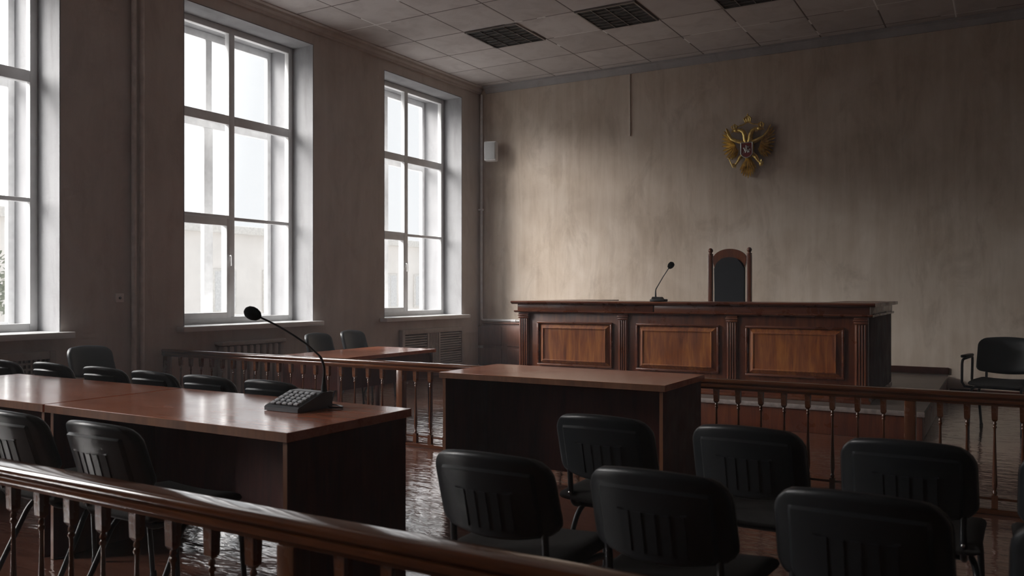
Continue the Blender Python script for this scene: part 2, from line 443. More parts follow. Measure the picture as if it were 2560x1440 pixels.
def grille(label, y0, y1, z0, z1, kind):
    t = thing('radiator_grille', label, 'radiator cover', (XL, (y0+y1)/2, z0), 0, 'radiator covers under the windows')
    w = (y1-y0)/2; h = z1-z0
    f = MB()
    f.box(.001, .065, -w, -w+.06, 0, h, .004); f.box(.001, .065, w-.06, w, 0, h, .004)
    f.box(.001, .065, -w+.06, w-.06, h-.07, h, .004); f.box(.001, .065, -w+.06, w-.06, 0, .05, .004)
    divs = (-w*.2, w*.16) if kind == 'slat' else (-w*.33, w*.33)
    for d in divs: f.box(.001, .06, d-.02, d+.02, .05, h-.07, .004)
    f.build('frame', 'grille', t)
    MB().box(.002, .006, -w+.06, w-.06, .05, h-.07).build('backing', 'grille_back', t, 0)
    s = MB(); edges = [-w+.06, divs[0]-.02, divs[0]+.02, divs[1]-.02, divs[1]+.02, w-.06]
    for k in range(3):
        a, b = edges[2*k], edges[2*k+1]
        if kind == 'slat' and k != 1:
            n = 13
            for i in range(n): 
                z = .06+(h-.14)*(i+.5)/n
                s.box(.012, .045, a, b, z-.009, z+.007, rot=Matrix.Translation((0, 0, 0)))
        elif kind == 'slat':
            n = 7
            for i in range(n):
                y = a+(b-a)*(i+.5)/n; s.box(.012, .045, y-.009, y+.009, .05, h-.07)
        else:
            for i in range(12):
                y = a+(b-a)*(i+.5)/12; s.box(.012, .03, y-.009, y+.009, .05, h-.07)
            for i in range(10):
                z = .06+(h-.14)*(i+.5)/10; s.box(.03, .04, a, b, z-.009, z+.009)
    s.build('slats', 'grille', t, 0)
grille('slatted radiator cover under the far right window', 9.58, 11.17, .12, .735, 'slat')
grille('meshed radiator cover under the nearest left window', 2.75, 4.49, .12, .755, 'mesh')
t = thing('radiator', 'finned cast iron radiator under the middle window', 'radiator', (XL, 6.76, .12))
MB().box(.03, .16, -.47, .47, .575, .62, .008).build('top_cover', 'grille', t)
for k in range(10):
    y = -.42+k*.0933
    MB().box(.05, .15, y-.034, y+.034, .03, .574, .02).build('fin', 'grille', t)
MB().box(.001, .05, -.4, -.36, .3, .34).box(.001, .05, .36, .4, .3, .34).box(.08, .12, -.40, -.36, -.119, .03).box(.08, .12, .36, .40, -.119, .03).build('bracket', 'grille', t, 0)

# ------------------------------------------------------------------ ceiling light grids
for x0, nm in ((-6.045, 'left'), (-4.465, 'middle'), (-2.885, 'right')):
    t = thing('ceiling_light', {'left': 'unlit louvred ceiling light nearest the windows', 'middle': 'unlit louvred ceiling light, middle one of three', 'right': 'unlit louvred ceiling light farthest from the windows, cut by the frame'}[nm], 'ceiling light', (x0+.395, 9.465, ZC), 0, 'square louvred ceiling lights')
    a, b = .385, .392
    MB().box(-a, a, -b, -b+.02, -.02, -.001).box(-a, a, b-.02, b, -.02, -.001).box(-a, -a+.02, -b+.02, b-.02, -.02, -.001).box(a-.02, a, -b+.02, b-.02, -.02, -.001).build('frame', 'louvre', t, 0)
    MB().box(-a+.02, a-.02, -b+.02, b-.02, -.004, -.001).build('housing', 'dark', t, 0)
    l = MB()
    for k in range(1, 4): l.box(-a+.02+k*.1825-.004, -a+.02+k*.1825+.004, -b+.02, b-.02, -.018, -.006)
    for k in range(1, 7): l.box(-a+.02, a-.02, -b+.02+k*.106-.003, -b+.02+k*.106+.003, -.017, -.006)
    l.build('louvre', 'louvre', t, 0)

# ------------------------------------------------------------------ wall speaker
t = thing('wall_speaker', 'small pale loudspeaker high on the back wall by the corner pipe', 'speaker', (-7.235, YB, 3.555), -.0)
t.scale = (.87, .87, .82)
rz = Matrix.Rotation(math.radians(18), 4, 'Z')
MB().box(-.115, .115, -.30, -.12, -.19, .19, .02, 3, rz).build('cabinet', 'speaker', t)
MB().box(-.095, .095, -.315, -.295, -.16, .165, .008, 2, rz).build('grille_cloth', 'spgrille', t)
MB().box(-.03, .03, -.125, -.001, -.04, .04, .004).build('bracket', 'speaker', t)

# ------------------------------------------------------------------ podium and judges' bench
PZ = .255
t = thing('podium', 'low wooden platform carrying the judges bench', 'platform', (-2.8, 9.86, 0))
MB().box(-2.28, 2.19, -1.86, 1.85, .001, PZ-.03, .003).build('riser', 'wood_v', t)
MB().box(-2.29, 2.20, -1.86, 1.85, PZ-.03, PZ, .003).build('deck', 'lino', t)
MB().box(-2.30, 2.21, -1.885, -1.855, PZ-.04, PZ+.003, .006).build('nosing', 'edge_metal', t)

t = thing('judges_bench', 'long panelled mahogany judges bench on the podium', 'bench', (-2.93, 8.30, PZ))
def BX(x): return x+2.93
def BZ(z): return z-PZ
body = MB()
body.box(BX(-4.79), BX(-1.085), .04, .10, BZ(.30), BZ(1.075), .003)
body.build('front_board', 'wood_v', t)
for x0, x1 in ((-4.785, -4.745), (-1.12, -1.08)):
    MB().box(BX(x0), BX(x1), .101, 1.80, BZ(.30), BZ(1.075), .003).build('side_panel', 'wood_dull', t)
# frieze with its seam
MB().box(BX(-4.80), BX(-3.168), .005, .10, BZ(1.076), BZ(1.150), .004).box(BX(-3.156), BX(-1.07), .005, .10, BZ(1.076), BZ(1.150), .004).box(BX(-1.12), BX(-1.07), .10, 1.80, BZ(1.076), BZ(1.150), .004).box(BX(-4.80), BX(-4.75), .10, 1.80, BZ(1.076), BZ(1.150), .004).build('frieze', 'wood_h', t)
MB().prism([(-.02, BZ(1.062)), (-.03, BZ(1.070)), (-.02, BZ(1.078)), (.10, BZ(1.078)), (.10, BZ(1.055)), (-.0, BZ(1.055))][::-1], 'X', BX(-4.83), BX(-1.04)).box(BX(-1.078), BX(-1.05), .10, 1.80, BZ(1.055), BZ(1.078), .004).build('ledge_moulding', 'wood_h', t)
c = MB()
prof = [(-.045, BZ(1.163)), (-.055, BZ(1.172)), (-.045, BZ(1.185)), (.72, BZ(1.185)), (.72, BZ(1.151)), (-.02, BZ(1.151))][::-1]
c.prism(prof, 'X', BX(-4.86), BX(-1.015))
c.box(BX(-1.55), BX(-1.015), .72, 1.83, BZ(1.151), BZ(1.185), .005); c.box(BX(-4.86), BX(-4.33), .72, 1.83, BZ(1.151), BZ(1.185), .005)
c.build('countertop', 'wood_h', t)
MB().box(BX(-4.80), BX(-1.075), .0, .105, BZ(.257), BZ(.315), .004).box(BX(-4.815), BX(-1.06), -.015, .11, BZ(.256), BZ(.285), .006).box(BX(-1.12), BX(-1.07), .106, 1.80, BZ(.257), BZ(.299), .004).box(BX(-4.79), BX(-4.74), .106, 1.80, BZ(.257), BZ(.299), .004).build('plinth', 'wood_h', t)
def ring(mb, x0, x1, z0, z1, w, y0, y1, bev=.006):
    mb.box(x0, x1, y0, y1, z0, z0+w, bev); mb.box(x0, x1, y0, y1, z1-w, z1, bev)
    mb.box(x0, x0+w, y0, y1, z0+w*.9, z1-w*.9, bev); mb.box(x1-w, x1, y0, y1, z0+w*.9, z1-w*.9, bev)
def slope_ring(mb, x0, x1, z0, z1, xi0, xi1, zi0, zi1, yo, yi):
    o = [(x0, yo, z0), (x1, yo, z0), (x1, yo, z1), (x0, yo, z1)]; i = [(xi0, yi, zi0), (xi1, yi, zi0), (xi1, yi, zi1), (xi0, yi, zi1)]
    mb.add(o+i, [(k, (k+1) % 4, 4+(k+1) % 4, 4+k) for k in range(4)])
for (o0, o1) in ((-4.55, -3.637), (-3.363, -2.474), (-2.21, -1.29)):
    p = MB(); z0, z1 = BZ(.465), BZ(.957)
    x0, x1 = BX(o0), BX(o1)
    ring(p, x0, x1, z0, z1, .022, .012, .041, .007)
    mo = p.build('panel_moulding', 'wood_h', t)
    p = MB(); i0, i1, j0, j1 = x0+.075, x1-.075, z0+.062, z1-.07
    slope_ring(p, x0+.022, x1-.022, z0+.022, z1-.022, i0, i1, j0, j1, .038, .014)
    p.add([(i0, .014, j0), (i1, .014, j0), (i1, .014, j1), (i0, .014, j1)], [(0, 1, 2, 3)])
    ring(p, i0-.004, i1+.004, j0-.004, j1+.004, .012, .006, .02, .003)
    p.build('raised_panel', 'wood_panel', t, 20)
for (a, b) in ((-4.785, -4.665), (-3.56, -3.455), (-2.395, -2.29), (-1.20, -1.09)):
    p = MB(); x0, x1 = BX(a), BX(b); wd = x1-x0
    p.box(x0, x1, .020, .041, BZ(.318), BZ(1.053), .002)
    for k in range(4):
        xx = x0+wd*(.16+.227*k); p.box(xx-wd*.075, xx+wd*.075, .008, .022, BZ(.36), BZ(.985), .006, 2)
    p.box(x0-.006, x1+.006, .004, .04, BZ(.99), BZ(1.012), .005); p.box(x0-.01, x1+.01, -.004, .04, BZ(1.016), BZ(1.034), .006); p.box(x0-.004, x1+.004, .006, .04, BZ(1.034), BZ(1.053), .003)
    p.box(x0-.006, x1+.006, .004, .04, BZ(.318), BZ(.35), .005)
    p.build('pilaster', 'wood_v', t)

# judge's chair
t = thing('judge_chair', 'tall arched wooden armchair with dark upholstery behind the judges bench', 'chair', (-2.74, 9.42, PZ))
hw = .225; top = 1.46
p = MB()
for s in (-1, 1):
    p = MB().box(s*hw-.025 if s > 0 else -hw-.025, s*hw+.025 if s > 0 else -hw+.025, .19, .25, .001, top, .008)
    p.lathe([(.03, 0), (.03, .012), (.018, .02), (.018, .03), (.027, .04), (.03, .055), (.024, .07), (.01, .082)], (s*hw, .22, top), 12)
    p.build('back_post', 'wood_v', t)
    MB().box(s*hw-.024, s*hw+.024, -.24, -.19, .001, .64, .008).build('leg', 'wood_v', t)
    MB().box(s*hw-.028, s*hw+.028, -.26, .189, .64, .675, .012).build('armrest', 'wood_v', t)
def archpts(w, z0, zs, h, n=16):
    return [(w*math.cos(PI*k/n), zs+h*math.sin(PI*k/n)) for k in range(n+1)]
outer = archpts(hw-.026, 0, top-.06, .13); inner = archpts(hw-.055, 0, top-.16, .13)
a = MB(); n = len(outer)
vs = [(x, .20, z) for x, z in outer]+[(x, .20, z) for x, z in inner]+[(x, .245, z) for x, z in outer]+[(x, .245, z) for x, z in inner]
fs = []
for k in range(n-1):
    fs += [(k, k+1, n+k+1, n+k), (2*n+k, 2*n+k+1, 3*n+k+1, 3*n+k), (k, k+1, 2*n+k+1, 2*n+k), (n+k, n+k+1, 3*n+k+1, 3*n+k)]
fs += [(0, n, 3*n, 2*n), (n-1, 2*n-1, 4*n-1, 3*n-1)]
a.add(vs, fs); a.build('arched_crest', 'wood_v', t)
q = archpts(hw-.05, 0, top-.155, .128)
pad = MB().prism([(x, z) for x, z in q]+[(-hw+.05, .52), (hw-.05, .52)], 'Y', .185, .24)
bmesh.ops.bevel(pad.bm, geom=[e for e in pad.bm.edges if abs(e.verts[0].co.y-e.verts[1].co.y) < 1e-6 and e.verts[0].co.y < .19], offset=.015, segments=2, affect='EDGES')
pad.build('back_cushion', 'navy', t)
MB().box(-hw+.03, hw-.03, -.25, .184, .42, .50, .03, 3).build('seat', 'navy', t)
MB().box(-hw+.026, hw-.026, -.235, -.20, .34, .42, .004).box(-hw+.026, hw-.026, .20, .24, .34, .42, .004).build('seat_rail', 'wood_v', t)

# ------------------------------------------------------------------ balustrades
def block_prof(w0, w1):
    return w0, w1
def baluster_mb():
    m = MB()
    # tapered square block under the handrail
    def frus(a, z0, b, z1):
        m.add([(-a, -a, z0), (a, -a, z0), (a, a, z0), (-a, a, z0), (-b, -b, z1), (b, -b, z1), (b, b, z1), (-b, b, z1)],
              [(3, 2, 1, 0), (4, 5, 6, 7), (0, 1, 5, 4), (1, 2, 6, 5), (2, 3, 7, 6), (3, 0, 4, 7)])
    frus(.0155, .548, .0175, .6295)
    frus(.009, .537, .0155, .548)
    m.lathe([(.006, .537), (.009, .530), (.011, .522), (.007, .514), (.0115, .507), (.0115, .502), (.007, .495), (.0065, .47), (.0078, .40), (.011, .28), (.0138, .20), (.0142, .17), (.010, .145), (.008, .135), (.013, .126), (.0145, .118), (.010, .110), (.010, .105)], n=12)
    frus(.0165, .031, .0165, .106)
    return m
def rail_profile(w):
    h = w/2
    return [(-h*.62, .6295), (-h*.62, .640), (-h*.92, .645), (-h*.96, .655), (-h*.90, .663), (-h*.68, .666), (-h*.68, .672), (-h, .677), (-h*1.04, .685), (-h*.99, .692), (-h*.92, .698), (-h*.84, .7005), (-h*.70, .7015), (-h*.3, .7025), (h*.3, .7025), (h*.70, .7015), (h*.84, .7005), (h*.92, .698), (h*.99, .692),
            (h*1.04, .685), (h, .677), (h*.68, .672), (h*.68, .666), (h*.90, .663), (h*.96, .655), (h*.92, .645), (h*.62, .640), (h*.62, .6295)]
PROTO = {}
def balustrade(label, Y, x0, x1, posts, xs, w):
    t = thing('balustrade', label, 'balustrade', ((x0+x1)/2, Y, 0), 0, 'turned wooden balustrades across the courtroom')
    cx = (x0+x1)/2
    MB().prism(rail_profile(w), 'X', x0-cx, x1-cx).build('handrail', 'rail', t, 35)
    MB().box(x0-cx, x1-cx, -.045, .045, .001, .030, .006).build('base_rail', 'rail', t)
    MB().box(x0-cx, x1-cx, -.008, .008, .078, .092, .003).build('lower_rail', 'rail', t)
    first = None
    for x in xs:
        if 'b' not in PROTO:
            b = baluster_mb().build('baluster', 'spindle', t, 35); PROTO['b'] = b
        else:
            b = PROTO['b'].copy(); COL.objects.link(b); b.parent = t
        b.location = (x-cx, 0, 0)
    for x in posts:
        MB().box(x-cx-.032, x-cx+.032, -.032, .032, .031, .629, .005).build('post', 'spindle', t)
xm = [-4.406+.1503*k for k in range(1, 26)] + [-4.613-.1535*k for k in range(0, 18)] + [-.335+.142*k for k in range(0, 8)]
balustrade('far turned wooden balustrade beyond the desks, below the judges bench', 5.66, XL+.03, .85, [-4.406, -.498, XL+.07, .80], xm, .085)
xf = [-1.785-.168*k for k in range(0, 14)] + [-1.459+.152*k for k in range(0, 14)]
balustrade('nearest turned wooden balustrade crossing the foreground', 1.635, -4.25, .72, [-1.634, -4.19, .66], xf, .088)

# ------------------------------------------------------------------ desks
def desk(label, x0, x1, y0, y1, modesty, mz=.2):
    cx, cy = (x0+x1)/2, (y0+y1)/2; w = (x1-x0)/2; d = (y1-y0)/2
    t = thing('desk', label, 'desk', (cx, cy, 0), 0, 'reddish brown courtroom desks')
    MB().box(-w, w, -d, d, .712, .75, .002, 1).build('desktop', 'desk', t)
    MB().box(-w+.001, w-.001, -d-.0015, -d-.0001, .713, .749).build('edge_band', 'desk_edge', t, 0)
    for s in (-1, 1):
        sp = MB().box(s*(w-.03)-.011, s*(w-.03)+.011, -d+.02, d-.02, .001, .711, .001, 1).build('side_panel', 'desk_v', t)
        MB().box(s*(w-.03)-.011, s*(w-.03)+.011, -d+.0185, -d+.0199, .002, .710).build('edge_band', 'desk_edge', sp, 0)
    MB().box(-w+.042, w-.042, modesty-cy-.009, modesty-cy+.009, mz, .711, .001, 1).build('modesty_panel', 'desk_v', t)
desk('reddish brown desk at left carrying the large microphone unit', -4.005, -2.392, 2.36, 3.15, 2.95)
desk('reddish brown desk at left frame edge butted against the microphone desk', -5.64, -4.02, 2.36, 3.15, 2.95)
desk('reddish brown desk in the middle standing before the judges bench', -3.30, -1.70, 4.65, 5.40, 5.2, .05)
t = thing('table', 'reddish brown table by the windows beyond the far balustrade', 'table', (-5.64, 6.575, 0))
MB().box(-.40, .40, -.755, .755, .645, .68, .002, 1).build('tabletop', 'desk', t)
for s in (-1, 1):
    MB().box(s*.36-.011, s*.36+.011, -.68, .68, .38, .644, .002).build('apron', 'desk_v', t)
    MB().box(-.345, .345, s*.705-.011, s*.705+.011, .38, .644, .002).build('apron', 'desk_v', t)
    for q in (-1, 1): MB().box(s*.36-.018, s*.36+.018, q*.705-.018, q*.705+.018, .001, .644, .003).build('leg', 'desk_v', t)

# ------------------------------------------------------------------ chairs (face +Y)
BW, BT, BB = .208, .815, .535      # half width, top and bottom of the backrest
def back_pt(s, t, off, inset=0.0):
    # s -1..1 across, t 0..1 up; off is measured backwards from the mid surface
    z = BB + (BT-BB)*t
    rt, rb = .07, .045
    hw_ = BW - inset
    H_ = BT-BB
    up = (1-t)*H_; dn = t*H_
    hw = hw_
    if up < rt: hw = hw_ - rt + math.sqrt(max(0, rt*rt-(rt-up)**2))
    elif dn < rb: hw = hw_ - rb*1.0 + math.sqrt(max(0, rb*rb-(rb-dn)**2))
    x = s*hw*(1+.02*(1-t))
    sag_t = -.022*(x/BW)**2*max(0, t-.5)*2           # top edge drops a little to the sides
    sag_b = .028*(x/BW)**2*max(0, .5-t)*2
    y = -.235 - .075*t + .055*(x/BW)**2
    return Vector((x, y-off, z+sag_t+sag_b))
def grid_solid(fn_front, fn_back, nx, nz):
    m = MB(); vs = []; fs = []
    for fn in (fn_front, fn_back):
        for j in range(nz+1):
            for i in range(nx+1): vs.append(tuple(fn(-1+2*i/nx, j/nz)))
    K = (nx+1)*(nz+1); I = lambda i, j, b=0: b*K + j*(nx+1)+i
    for j in range(nz):
        for i in range(nx):
            fs.append((I(i, j), I(i+1, j), I(i+1, j+1), I(i, j+1))); fs.append((I(i, j, 1), I(i, j+1, 1), I(i+1, j+1, 1), I(i+1, j, 1)))
    for i in range(nx): fs.append((I(i, 0), I(i, 0, 1), I(i+1, 0, 1), I(i+1, 0))); fs.append((I(i, nz), I(i+1, nz), I(i+1, nz, 1), I(i, nz, 1)))
    for j in range(nz): fs.append((I(0, j), I(0, j+1), I(0, j+1, 1), I(0, j, 1))); fs.append((I(nx, j), I(nx, j, 1), I(nx, j+1, 1), I(nx, j+1)))
    m.add(vs, fs); return m
def warp(t, k=1.0):   # denser rows near the ends
    return .5-.5*math.cos(PI*t)
def edge01(s, t, a=.10, b=.16):
    e = min((1-abs(s))/a, t/b, (1-t)/b); e = max(0, min(1, e)); return math.sqrt(1-(1-e)**2)
def make_chair(name, label, arms=False):
    t = thing(name, label, 'chair')
    fr = lambda s, v: back_pt(math.sin(s*PI/2), warp(v), -.004-.034*edge01(math.sin(s*PI/2), warp(v)))
    bk = lambda s, v: back_pt(math.sin(s*PI/2), warp(v), .0)
    grid_solid(fr, bk, 22, 14).build('backrest', 'fabric', t, 60)
    def shell(s, v):
        s = math.sin(s*PI/2); v = warp(v)
        k = edge01(s, v, .06, .08)*.020
        inside = abs(s) < .77 and v > .05 and v < .80
        return back_pt(s, v, .002+k-.004+(.011 if inside else 0), .002)
    sh = grid_solid(lambda s, v: back_pt(math.sin(s*PI/2), warp(v), .0005, .002), shell, 44, 40).build('back_shell', 'plastic', t, 28)
    rb = MB()
    def rib(x0, x1, z0, z1, o):
        s = []
        for x, z in ((x0, z0), (x1, z0), (x1, z1), (x0, z1)):
            tt = (z-BB)/(BT-BB); y = -.235-.075*tt+.055*(x/BW)**2; s.append((x, y, z))
        rb.add([(a, y-.0275, c) for a, y, c in s]+[(a, y-.0285-o, c) for a, y, c in s], [(0, 1, 2, 3), (7, 6, 5, 4), (0, 4, 5, 1), (1, 5, 6, 2), (2, 6, 7, 3), (3, 7, 4, 0)])
    rib(-.10, .10, .695, .700, .005)
    for k in range(5): rib(-.092+k*.04, -.067+k*.04, .575, .694, .004)
    rb.build('vent_ribs', 'plastic', sh, 0)
    # seat
    st = MB()
    b = bmesh.new(); nx = 16; ny = 14
    def sp(u, v, top):
        x = u*.225*(1-.04*(1-v)); y = -.205+.43*v
        cu = 1-abs(u); r = .05
        fu = min(1, cu*.225/r); fv = min(1, min(v, 1-v)*.43/r); f = min(fu, fv); f = math.sqrt(max(0, 1-(1-f)**2))
        zz = .445 + (.028*f if top else -.022*f) + .012*(u*u if top else u*u*.6) - (.02*max(0, v-.75)*4*.4)
        # rounded plan corners
        if abs(u) > .8 and (v > .87 or v < .1):
            pass
        return Vector((x, y, zz))
    st = grid_solid(lambda s, v: sp(math.sin(s*PI/2), warp(v), True), lambda s, v: sp(math.sin(s*PI/2), warp(v), False), nx, ny)
    st.build('seat', 'seatfab', t, 60)
    # tubular frame, oval section
    def arc(p0, p1, p2, n=6):
        p0, p1, p2 = Vector(p0), Vector(p1), Vector(p2)
        return [p0*(1-k/n)**2 + p1*2*(k/n)*(1-k/n) + p2*(k/n)**2 for k in range(n+1)]
    for s in (-1, 1):
        x = s*.165
        MB().tube([(x, -.212, .585), (x, -.208, .55)] + arc((x, -.204, .50), (x, -.198, .405), (x, -.12, .405)) + [(x, .06, .405)], .0115, 10).build('back_upright', 'tube', t)
        xo = s*.205
        MB().tube([(s*.165, .02, .4045)] + arc((s*.185, .12, .405), (s*.205, .225, .405), (xo, .235, .33)) + [(xo+s*.01, .255, .014)], .0115, 10).build('leg', 'tube', t)
        MB().tube([(s*.165, .03, .393)] + arc((s*.18, -.02, .385), (s*.2, -.06, .37), (xo, -.09, .30)) + [(xo+s*.012, -.235, .014)], .0115, 10).build('leg', 'tube', t)
        for y in (.256, -.237):
            MB().lathe([(.015, .001), (.016, .012), (.013, .03)], (xo+s*.012, y, 0), 10).build('foot_cap', 'plastic', t)
        MB().lathe([(.006, 0), (.006, .004), (.003, .006)], (s*.165, -.2125, .47), 8, (0, -1, 0)).build('screw', 'chrome', t)
        if arms:
            xa = s*.285
            MB().tube([(s*.2, -.15, .405), (xa-.01*s, -.17, .41), (xa, -.18, .45), (xa, -.2, .62)] + arc((xa, -.2, .64), (xa, -.2, .67), (xa, -.16, .67)) + arc((xa, .12, .66), (xa, .17, .66), (xa, .175, .60)) + [(xa, .18, .45), (xa-.02*s, .17, .41), (s*.2, .15, .405)], .0115, 8).build('arm_frame', 'tube', t)
            MB().box(xa-.025, xa+.025, -.16, .14, .672, .70, .012, 3).build('arm_pad', 'plastic', t)
    MB().tube([(-.165, -.12, .405), (.165, -.12, .405)], .010, 8).build('crossbar', 'tube', t)
    MB().tube([(-.18, .12, .405), (.18, .12, .405)], .010, 8).build('crossbar', 'tube', t)
    return t
BACK = .275            # distance from chair origin to the back's middle
GR = 'black courtroom stacking chairs'
proto = None
def chair(x, yb, label, rz=0.0, group=GR, dz=0):
    global proto
    c, s = math.cos(rz), math.sin(rz)
    loc = (x - s*BACK, yb + c*BACK, 0)
    if proto is None:
        proto = make_chair('office_chair', label); proto.location = loc; proto.rotation_euler = (0, 0, rz); proto['group'] = group
        return proto
    return dup(proto, loc, rz, label, group)
chair(-1.380, 3.04, 'black chair standing in front of the middle desk, leftmost of the far right row')
chair(-.815, 3.06, 'black chair second from left in the far right row, below the bench end', -.01)
chair(-.282, 3.04, 'black chair third from left in the far right row, before the far balustrade', .0)
chair(.245, 3.04, 'black chair at the right frame edge, end of the far right row')
chair(-1.362, 2.17, 'black chair nearest the microphone desk, leftmost of the near right row', .02)
chair(-.832, 2.19, 'black chair second from left in the near right row, ahead of the balustrade', .0)
chair(-.312, 2.20, 'large black chair third in the near right row, cut by the bottom edge', -.01)
chair(.218, 2.13, 'black chair at the bottom right corner, end of the near right row')
chair(-2.945, 1.93, 'black chair between near balustrade and microphone desk, with ribbed back in full view', .0)
chair(-3.545, 1.93, 'black chair at the left frame edge, between near balustrade and the butted desks', .0)
K = 'chairs in the row behind the left desks'
for x, y, l in ((-6.22, 3.33, 'black chair behind the left desks cut by the left frame edge'), (-5.66, 3.36, 'black chair behind the left desks, in front of the radiator mesh'),
                (-5.045, 3.34, 'black chair behind the left desks, in front of the lone chair at the wall'), (-4.525, 3.32, 'black chair behind the left desks, below the twin brown pipes'),
                (-4.02, 3.31, 'black chair behind the left desks, second to the left of the microphone unit'), (-3.495, 3.30, 'black chair behind the microphone unit, rightmost of its row')):
    chair(x, y, l, R.uniform(-.03, .03), K)
Wg = 'chairs standing along the window wall'
def wchair(xb, y, l): return chair(xb, y, l, -PI/2, Wg)
wchair(-7.02, 4.52, 'dark chair against the wall beneath the socket between left and middle windows')
wchair(-6.86, 7.22, 'dark chair by the window wall, left of the far pair')
wchair(-6.98, 7.95, 'dark chair by the window wall, right of the far pair beside the slatted radiator cover')
BW, BT, BB = .245, .86, .51
ac = make_chair('office_armchair', 'black armchair with tubular arms against the back wall at far right', True)
ac.location = (-.03, 9.0, 0); ac.rotation_euler = (0, 0, PI-.2)
BW, BT, BB = .208, .815, .535

# ------------------------------------------------------------------ conference microphone unit on the desk
t = thing('microphone_unit', 'large desk microphone unit with keypad and gooseneck', 'microphone', (-2.835, 2.87, .75))
hw_, hd = .105, .112
MB().prism([(-hd, .002), (hd, .002), (hd, .072), (hd-.012, .078), (hd-.06, .078), (-hd+.006, .024), (-hd, .018)], 'X', -hw_, hw_).build('base', 'dev', t, 20)
sl = math.atan2(.054, 2*hd-.066)
def onslope(a): return (-hd+.006+a*math.cos(sl), .024+a*math.sin(sl))
q = MB(); y0, z0 = onslope(.004); y1, z1 = onslope(.165)
q.add([(-hw_+.006, y0, z0+.0015), (hw_-.006, y0, z0+.0015), (hw_-.006, y1, z1+.0015), (-hw_+.006, y1, z1+.0015), (-hw_+.006, y0, z0-.003), (hw_-.006, y0, z0-.003), (hw_-.006, y1, z1-.003), (-hw_+.006, y1, z1-.003)], [(0, 1, 2, 3), (7, 6, 5, 4), (0, 4, 5, 1), (1, 5, 6, 2), (2, 6, 7, 3), (3, 7, 4, 0)])
q.build('keypad_plate', 'mic', t, 0)
for r in range(5):
    for c_ in range(5):
        y, z = onslope(.024+r*.028)
        k = MB().box(-.013, .013, -.0085, .0085, 0, .007, .002)
        k.xf(Matrix.Translation((-.074+c_*.036, y, z+.002)) @ Matrix.Rotation(sl, 4, 'X')).build('key', 'key', t)
MB().box(-.02, .02, hd+.0005, hd+.012, .012, .06, .004).build('connector', 'mic', t)
nx_, ny_ = .085, hd-.035
g = MB().lathe([(.014, .078), (.014, .10), (.010, .12), (.008, .145)], (nx_, ny_, 0), 12)
g.build('neck_socket', 'mic', t)
# gooseneck: rises, then leans towards the window side and the speaker
def W(x, y, z): return (x+2.835, y-2.87, z-.75)
neck = [(nx_, ny_, .14), (nx_+.003, ny_-.002, .19), W(-2.757, 2.935, .985), W(-2.785, 2.925, 1.015), W(-2.835, 2.91, 1.055), W(-2.90, 2.885, 1.098), W(-2.97, 2.86, 1.138), W(-3.045, 2.83, 1.175)]
NK = []
P4 = [Vector(p) for p in neck]
for i in range(len(P4)-1):
    a, b, c_, d_ = P4[max(i-1, 0)], P4[i], P4[i+1], P4[min(i+2, len(P4)-1)]
    for k in range(5):
        u = k/5; NK.append(.5*((2*b)+(c_-a)*u+(2*a-5*b+4*c_-d_)*u*u+(3*b-a-3*c_+d_)*u**3))
NK.append(P4[-1])
MB().tube(NK, [.0062 if i < 12 else .0048 for i in range(len(NK))], 10).build('gooseneck', 'mic', t)
dr = (P4[-1]-P4[-2]).normalized()
MB().lathe([(.005, -.004), (.012, 0), (.024, .012), (.031, .032), (.032, .05), (.027, .068), (.016, .08), (.004, .085)], tuple(P4[-1]), 18, tuple(dr)).build('foam_head', 'foam', t)
cb = [(0, hd+.012, .03), (.03, hd+.03, .012), (.09, hd+.045, .006), (.15, hd+.02, .006), (.165, hd-.01, .006), (.13, hd-.035, .006), (.106, hd-.03, .012)]
P4 = [Vector(p) for p in cb]; NK = []
for i in range(len(P4)-1):
    a, b, c_, d_ = P4[max(i-1, 0)], P4[i], P4[i+1], P4[min(i+2, len(P4)-1)]
    for k in range(5):
        u = k/5; NK.append(.5*((2*b)+(c_-a)*u+(2*a-5*b+4*c_-d_)*u*u+(3*b-a-3*c_+d_)*u**3))
MB().tube(NK, .004, 8).build('cable', 'mic', t)

# small microphone on the judges' bench
t = thing('desk_microphone', 'small gooseneck microphone on top of the judges bench', 'microphone', (-3.155, 8.43, 1.185))
MB().box(-.075, .085, -.06, .06, .001, .028, .008).prism([(-.06, .026), (.05, .026), (.03, .05), (-.05, .052)], 'Y', -.05, .05).build('base', 'mic', t)
MB().tube([(-.03, 0, .045), (-.03, 0, .115), (-.022, -.01, .135), (.07, -.05, .26), (.145, -.075, .355)], [.010, .007, .006, .005, .005], 8).build('gooseneck', 'mic', t)
MB().lathe([(.006, -.005), (.02, .0), (.03, .02), (.033, .04), (.028, .06), (.012, .072)], (.145, -.075, .355), 14, (.66, -.2, .68)).build('foam_head', 'foam', t)

